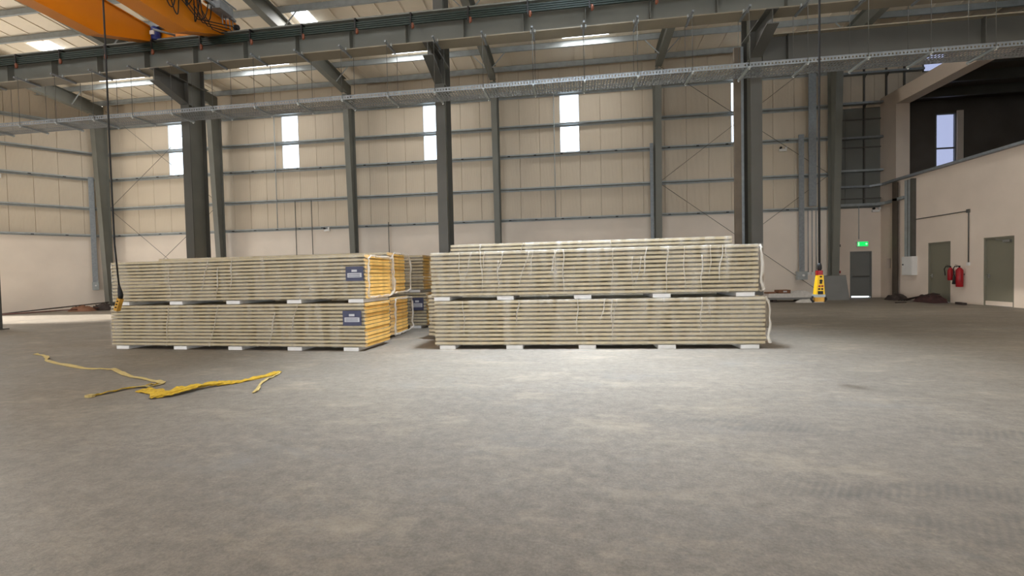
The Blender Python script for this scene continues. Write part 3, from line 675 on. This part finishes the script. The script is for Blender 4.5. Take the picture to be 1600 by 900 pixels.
bundle('upper bundle behind the right stack, seen as a strip above it', (-2.76, 9.95, 1.007), 0, 6.0, 1.1, 13, 1.045, [.3, 2, 3.6, 5.6], 10, .006, (-.02, .05), .012)

# ------------------------------------------------------------------ yellow slings on the floor
def ribbon(pts, wd, th, m, name, parent, seed, sub=8, wob=.012):
    rg = random.Random(seed); P = [Vector((p[0], p[1], p[2] if len(p) > 2 else .006)) for p in pts]; C = []
    for i in range(len(P)-1):
        p0, p1, p2, p3 = P[max(i-1, 0)], P[i], P[i+1], P[min(i+2, len(P)-1)]
        for k in range(sub):
            u = k/sub; C.append(.5*((2*p1)+(p2-p0)*u+(2*p0-5*p1+4*p2-p3)*u*u+(3*p1-p0-3*p2+p3)*u**3))
    C.append(P[-1]); vs = []
    for i, c in enumerate(C):
        d = (C[min(i+1, len(C)-1)]-C[max(i-1, 0)]); d.z = 0; d.normalize(); s = Vector((-d.y, d.x, 0)); tw = math.sin(i*.55+seed)*.8
        w2 = wd/2*(.75+.25*math.cos(i*.4+seed)); z = max(.002, c.z+rg.uniform(-wob, wob)*.5)
        a = s*w2; lift = abs(math.sin(tw))*w2*.7
        vs += [c-a+Vector((0, 0, z-c.z)), c+a+Vector((0, 0, z-c.z+lift)), c+a+Vector((0, 0, z-c.z+lift+th)), c-a+Vector((0, 0, z-c.z+th))]
    fs = []
    for i in range(len(C)-1):
        for k in range(4): fs.append((i*4+k, i*4+(k+1) % 4, (i+1)*4+(k+1) % 4, (i+1)*4+k))
    n = len(C)-1; fs += [(3, 2, 1, 0), (n*4, n*4+1, n*4+2, n*4+3)]
    return B().add(vs, fs).build(name, m, parent)
t = thing('lifting_sling', 'long thin dusty yellow sling trailing away across the floor at left', 'sling', (0, 0, 0), 0, 'yellow slings on the floor')
ribbon([(-10.96, 7.8), (-10.5, 7.62), (-10.05, 7.35), (-9.67, 7.08), (-8.18, 6.49), (-7.53, 6.41), (-6.8, 6.0), (-5.99, 5.67), (-5.70, 5.54), (-5.72, 5.36), (-5.95, 5.28), (-6.0, 5.0), (-6.02, 4.86)], .07, .008, STRAPP, 'webbing', t, 1)
ribbon([(-5.74, 5.5), (-5.8, 5.4), (-5.93, 5.22), (-5.98, 5.0), (-6.0, 4.84)], .09, .01, STRAP, 'webbing_loop', t, 4)
B().cbox(-6.07, -5.97, 4.80, 4.88, .002, .03, .02).build('end_eye', STRAPP, t)
t = thing('lifting_sling', 'thick bunched yellow lifting sling folded on the floor before the left stack', 'sling', (0, 0, 0), 0, 'yellow slings on the floor')
for k in range(4):
    o = (k-1.5)*.045
    ribbon([(-5.62+o*.3, 5.14+o*.5), (-5.38, 5.12+o), (-5.16+o*.3, 4.92+o*.5, .012+.008*k), (-5.03+o*.6, 4.86+o*.3, .02), (-4.95+o*.8, 5.12, .02+.008*k), (-4.90+o*.6, 5.32, .02+.008*k), (-4.80, 5.5+o, .018), (-4.62, 5.72+o*.6), (-4.5, 6.0+o*.3), (-4.47, 6.3+o*.2)], .085, .008, STRAP, 'webbing_fold', t, 10+k, 8, .02)
ribbon([(-5.04, 4.86, .03), (-4.97, 5.05, .05), (-4.9, 5.3, .045), (-4.78, 5.5, .03)], .11, .012, STRAP, 'webbing_fold', t, 22)
ribbon([(-4.47, 6.3), (-4.38, 6.1), (-4.33, 5.8), (-4.2, 5.5), (-4.06, 5.28), (-4.0, 5.12)], .06, .008, STRAPP, 'webbing_tail', t, 31)
t = thing('lifting_sling', 'small yellow sling end lying at the foot of the leftmost column', 'sling', (0, 0, 0), 0, 'yellow slings on the floor')
ribbon([(-18.9, 11.42), (-18.5, 11.48), (-18.2, 11.6), (-18.05, 11.8)], .2, .03, STRAP, 'webbing', t, 41)

# ------------------------------------------------------------------ services and small things
def conduit(name, pts, r, lab, m=GALV, cat='conduit', grp=None):
    return tag(B().tube(pts, r, 8).build(name, m), lab, cat, grp)
def post(name, x0, x1, y, z0, z1, lab, m=GALV):
    t = thing(name, lab, 'trunking', (x0, y, 0))
    B().box(0, x1-x0, 0, .07, z0, z1).build('duct', m, t); B().box(-.006, x1-x0+.006, -.012, 0, z0+.01, z1-.01).build('cover', m, t)
    return t
tr = post('cable_duct', -.0, .22, 0, 1.55, 7.4, 'pale galvanised cable duct on the left wall ending in a grey box')
p0 = Vector((LWX, LWY, 0))+Vector((math.cos(LANG), math.sin(LANG), 0))*(LLEN-.72); nin = Vector((math.sin(LANG), -math.cos(LANG), 0))
tr.location = p0+nin*.28; tr.rotation_euler = (0, 0, LANG)
bx = B().cbox(-.03, .25, -.1, .08, 1.1, 1.55, .01).build('isolator_box', GIRT, tr); B().tube([(.11, -.1, 1.35), (.11, -.13, 1.35)], .04, 10).build('switch_knob', WHITE, bx)
post('cable_duct', 3.62, 3.76, YW-.36, .3, 7.5, 'narrow galvanised cable duct on the left edge of the column behind the right stack')
tr = post('cable_duct', 10.18, 10.38, YW-.3, 1.3, 7.5, 'narrow pale cable duct running down to a grey socket box')
bx = B().cbox(-.14, .3, -.1, .07, .92, 1.3, .01).build('socket_box', GIRT, tr); B().tube([(.12, -.1, 1.12), (.12, -.14, 1.12)], .05, 10).build('socket', WHITE, bx)
post('cable_duct', 10.6, 10.9, YW-.3, 4.25, 11.0, 'wide pale cable duct above the hanging yellow pendant')
for k in range(5):
    x = 10.5+k*.17
    c = thing('socket_drop', '%s thin conduit with small white socket, left of the broad column, counted from left' % ORD[k], 'conduit', (x, YW-.03, 0), 0, 'conduit drops with sockets')
    B().tube([(0, 0, 1.25), (0, 0, 4.1)], .016, 6).build('pipe', GALV, c); B().cbox(-.05, .05, -.04, .03, 1.14, 1.26, .008).build('socket', WHITE, c)
for x, z0, z1, lab in ((-15.7, 4.2, 10.6, 'pale thin vertical conduit on the wall left of the second window'), (-14.65, .0, 5.6, 'thin dark wall cable below the second window, left of the pair'), (-13.72, 0, 5.6, 'thin dark wall cable below the second window, right of the pair'), (-9.48, 0, 4.3, 'thin dark wall cable left of the middle crane column'), (-.87, 4.2, 11, 'thin vertical conduit just left of the fourth window')):
    conduit('wall_conduit', [(x, YW-.22 if z1 > 4.2 else YW-.03, z0), (x, YW-.22 if z1 > 4.2 else YW-.03, z1)], .022, lab, GIRT if z1 > 9 else STEELD)
for x, z0, z1, lab in ((12.38, 1.2, 4.3, 'thin conduit with call points left of the exit door'), (13.25, 2.75, 4.3, 'thin conduit above the green exit sign')):
    c = thing('wall_conduit', lab, 'conduit', (x, RY-.02, 0)); B().tube([(0, 0, z0), (0, 0, z1)], .014, 6).build('pipe', GIRT, c)
    if z0 < 2:
        for z in (1.23, 2.47): B().cbox(-.06, .06, -.06, .0, z-.06, z+.06, .01).build('call_point', RED if z < 2 else BLACK, c)
# twin-head emergency lights
def emlight(loc, rz, lab):
    t = thing('emergency_light', lab, 'emergency light', loc, rz, 'emergency lights')
    B().cbox(-.16, .16, -.08, 0, -.05, .05, .01).build('housing', WHITE, t)
    for s in (-1, 1): B().tube([(s*.12, -.06, .05), (s*.12, -.07, .09), (s*.12, -.13, .1)], [.02, .05, .055], 10).build('lamp_head', WHITE if s > 0 else BLACK, t)
emlight((9.6, YW-.02, 6.9), 0, 'small twin emergency light on the wall left of the broad column')
emlight((-12.86, YW-.2, 4.0), 0, 'small white emergency light under the wall girt behind the left stack')
emlight((13.95, RY-.02, 4.05), 0, 'small emergency light in the corner above the exit door')
o = p0-Vector((math.cos(LANG), math.sin(LANG), 0))*3.4+nin*.05
emlight((o.x, o.y, 7.0), LANG, 'small white emergency light on the left wall at the frame edge')
# exit sign
t = thing('exit_sign', 'lit green exit sign above the grey corner door', 'exit sign', (13.37, RY-.02, 2.52))
B().cbox(-.24, .24, -.08, 0, -.12, .12, .01).build('housing', WHITE, t)
B().box(-.225, .225, -.086, -.08, -.105, .105).build('lit_face', emit('lit_green_sign', (20, 225, 100), 1.1), t)
EW = emit('lit_white_print', (190, 255, 215), .9)
B().prism([(.1, -.088, 0), (.16, -.088, .06), (.16, -.088, .025), (.2, -.088, .025), (.2, -.088, -.025), (.16, -.088, -.025), (.16, -.088, -.06)], (0, .002, 0)).build('arrow_mark', EW, t)
B().box(-.2, -.15, -.088, -.086, -.085, .085).build('doorway_mark', EW, t)
# distribution box and vertical duct on the right wall
t = thing('distribution_box', 'white electrical distribution box on the right wall below the grey duct', 'electrical box', (14.2, 21.42, 0))
B().box(-.2, 0, -.3, .3, 1.05, 1.84).build('cabinet', WHITE, t)
dr = B().box(-.215, -.2, -.28, .28, 1.07, 1.82).build('cabinet_door', WHITE, t); B().tube([(-.215, .2, 1.5), (-.235, .2, 1.5)], .03, 10).build('lock', BLACK, dr)
t = thing('vertical_cable_duct', 'grey vertical cable duct from the ledge down to the white box', 'trunking', (14.2, 21.45, 0))
B().box(-.12, 0, -.14, .24, 1.84, 5.1).build('duct', GIRT, t); B().box(-.16, -.0, -.26, -.15, 1.84, 5.1).build('side_channel', STEELD, t); B().box(-.132, -.12, .03, .05, 1.84, 5.1).build('cover_seam', STEELD, t)
t = thing('corner_post', 'dark brown steel post set against the right wall by the corner', 'post', (14.2, 22.25, 0))
DB = mat('dark_brown_steel', (84, 74, 64), .6, 0, .15, 3)
B().box(-.14, .0, -.01, .01, 0, 5.15).build('web', DB, t); B().box(-.15, -.135, -.15, .15, 0, 5.15).build('flange', DB, t); B().box(-.2, 0, -.2, .2, 0, .02).build('base_plate', DB, t)
t = thing('wall_conduit', 'thin grey conduit crossing the right wall and dropping beside the extinguishers', 'conduit', (14.17, 0, 0))
B().tube([(0, 21.17, 3.38), (0, 18.66, 3.38), (0, 18.6, 3.34), (0, 18.6, 1.5)], .018, 8).build('pipe', STEELD, t); B().cbox(-.03, .03, 18.55, 18.65, 1.4, 1.52, .01).build('outlet_box', WHITE, t); B().cbox(-.03, .03, 18.56, 18.68, 3.32, 3.44, .01).build('elbow_box', STEELD, t)
# extinguishers
def extinguisher(loc, h, r, lab, horn):
    t = thing('fire_extinguisher', lab, 'fire extinguisher', loc, 0, 'fire extinguishers')
    B().tube([(0, 0, 0), (0, 0, .02), (0, 0, h-.1), (0, 0, h-.03), (0, 0, h)], [r*.9, r, r, r*.6, .03], 18).build('cylinder', RED, t)
    B().tube([(0, 0, h), (0, 0, h+.06)], .025, 10).bar((-.02, 0, h+.06), (-.13, .02, h+.1), .03, .012).bar((-.02, 0, h+.03), (-.12, .02, h+.02), .03, .012).build('valve', BLACK, t)
    B().tube([(0, .03, h+.03), (-.05, .14, h+.05), (-.06, .2, h-.05), (-.05, .19, h-.16), (-.05, .17, h-.3)], .016, 8).build('hose', BLACK, t)
    if horn: B().tube([(-.05, .17, h-.28), (-.05, .16, h-.42), (-.05, .16, h-.62)], [.02, .045, .07], 12).build('horn', BLACK, t)
    B().box(r*.5, r+.03, -.05, .05, h*.6, h*.68).build('wall_bracket', STEELD, t)
extinguisher((14.06, 18.83, .62), .72, .105, 'larger red fire extinguisher hung on the right wall between the doors', True)
extinguisher((14.08, 19.27, .86), .48, .085, 'smaller red fire extinguisher hung next to the olive door', False)
# things on the floor near the back
def plank(loc, a, b_, wd, ht, lab, m, cat, name, grp=None): return tag(B().bar(a, b_, wd, ht).build(name, m, None, loc), lab, cat, grp)
t = thing('panel_pile', 'low pile of pale insulated panels on the floor right of the stacks', 'panel pile', (8.3, 21.0, 0))
for k in range(3): B().cbox(.02*k, 1.85-.03*k, 0, .9, .10+k*.09, .185+k*.09, .01).build('panel', BOARD if k == 0 else SHEETW, t)
for x in (.3, 1.5): B().box(x-.08, x+.08, .03, .87, 0, .1).build('timber_bearer', DEBRIS, t)
t = thing('cardboard_carton', 'open brown cardboard tray on the low panel pile', 'carton', (8.78, 21.15, .366))
B().box(0, .5, 0, .4, 0, .012).box(0, .5, 0, .012, 0, .15).box(0, .5, .388, .4, 0, .15).box(0, .012, 0, .4, 0, .15).box(.488, .5, 0, .4, 0, .15).build('tray', CARD, t); B().hexa([(.2, -.003, .05), (.35, -.003, .05), (.35, 0, .05), (.2, 0, .05), (.2, -.003, .11), (.35, -.003, .11), (.35, 0, .11), (.2, 0, .11)]).build('paper_tag', PAPER, t)
tag(B().cbox(0, .42, 0, .3, 0, .06, .05).build('scrap_board', CARD, None, (8.32, 21.1, .366), (0, 0, .2)), 'flat reddish brown scrap beside the carton on the panel pile', 'scrap')
def heap(name, loc, sx, sy, sz, lab, m, seed, cat):
    rg = random.Random(seed); b = B(); n, k = 16, 10; vs = []
    for j in range(k+1):
        for i in range(n+1):
            u, v = i/n*2-1, j/k*2-1; r = max(0, 1-(abs(u)**2.2+abs(v)**2.2)); z = sz*math.sqrt(r)*(.55+.45*rg.random())
            vs.append((u*sx+rg.uniform(-.03, .03), v*sy+rg.uniform(-.03, .03), z+.003))
    b.add(vs, [(j*(n+1)+i, j*(n+1)+i+1, (j+1)*(n+1)+i+1, (j+1)*(n+1)+i) for j in range(k) for i in range(n)], 0, True)
    return tag(b.build(name, m, None, loc), lab, cat)
heap('plastic_sheet', (9.75, 20.55, 0), .55, .22, .16, 'crumpled white plastic sheet on the floor below the panel pile', SHEETW, 5, 'plastic sheet')
heap('plastic_sheet', (9.75, 21.45, .367), .38, .25, .12, 'crumpled clear plastic lying on the right end of the panel pile', SHEETW, 6, 'plastic sheet')
t = thing('leaning_board', 'grey board leaning on the wall left of the exit door', 'board', (11.0, 21.88, 0))
B().hexa([(0, -.10, 0), (.98, -.10, 0), (.98, -.06, 0), (0, -.06, 0), (0, .04, 1.08), (.9, .04, 1.08), (.9, .08, 1.08), (0, .08, 1.08)]).build('sheet', BOARD, t)
B().bar((0, .06, 1.085), (.9, .06, 1.085), .05, .02).build('top_edge', STEEL, t)
heap('cable_scrap_heap', (13.6, 21.4, 0), .38, .42, .28, 'dark heap of cable scrap by the corner post', DEBRIS, 8, 'scrap')
t = thing('tarpaulin_heap', 'dark crumpled tarpaulin and pipes lying before the olive door', 'tarpaulin', (13.75, 19.75, 0))
hp = heap('tarpaulin', (0, 0, 0), .34, .62, .36, 'x', mat('dark_tarpaulin', (64, 40, 38), .7, 0, .5, 5), 9, 'x'); hp.parent = t
del hp['label'], hp['category']
for k in range(4): B().tube([(-.5+.1*k, 1.0, .02), (-.2+.12*k, .1, .26+.03*k), (.1, -.3, .32)], .02, 6).build('pipe', DEBRIS, t)
tag(B().cbox(-.3, .3, -.06, .06, 0, .08, .03).build('scrap_bar', DEBRIS, None, (13.75, 18.35, 0), (0, 0, 1.3)), 'short black scrap bar on the floor before the right door', 'scrap')
tag(B().cbox(-.2, .2, -.05, .05, 0, .03, .02).build('scrap_strip', DEBRIS, None, (12.6, 19.6, 0), (0, 0, .1)), 'flat black strip on the floor near the corner scrap', 'scrap')
# pipes along the left wall
dl = Vector((math.cos(LANG), math.sin(LANG), 0)); c0 = p0+nin*1.0
for k, (s0, s1, z1, off, lab) in enumerate(((-3.6, .6, .42, .05, 'upper thin dark pipe resting against the heap by the left wall'), (-3.5, .5, .16, .45, 'lower reddish pipe lying along the left wall'), (-.2, 2.0, .10, .6, 'short dark pipe running behind the left stack'))):
    a = c0+dl*s0+nin*off; b2 = c0+dl*s1+nin*(off+.1); tag(B().tube([(a.x, a.y, .035), (b2.x, b2.y, z1)], .03, 8).build('scrap_pipe', DEBRIS if k != 1 else mat('rusty_pipe', (96, 58, 48), .7, 0, .3, 6)), lab, 'pipe', 'pipes by the left wall')
c = c0-dl*.5+nin*.35; heap('burlap_heap', (c.x, c.y, 0), .7, .3, .34, 'brown sacking heap with pipes by the left wall', CARD, 12, 'sacking')
c = c0+dl*.35+nin*.4; heap('cable_scrap_heap', (c.x, c.y, 0), .6, .3, .45, 'black tangled cable scrap beside the brown sacking', DEBRIS, 13, 'scrap')
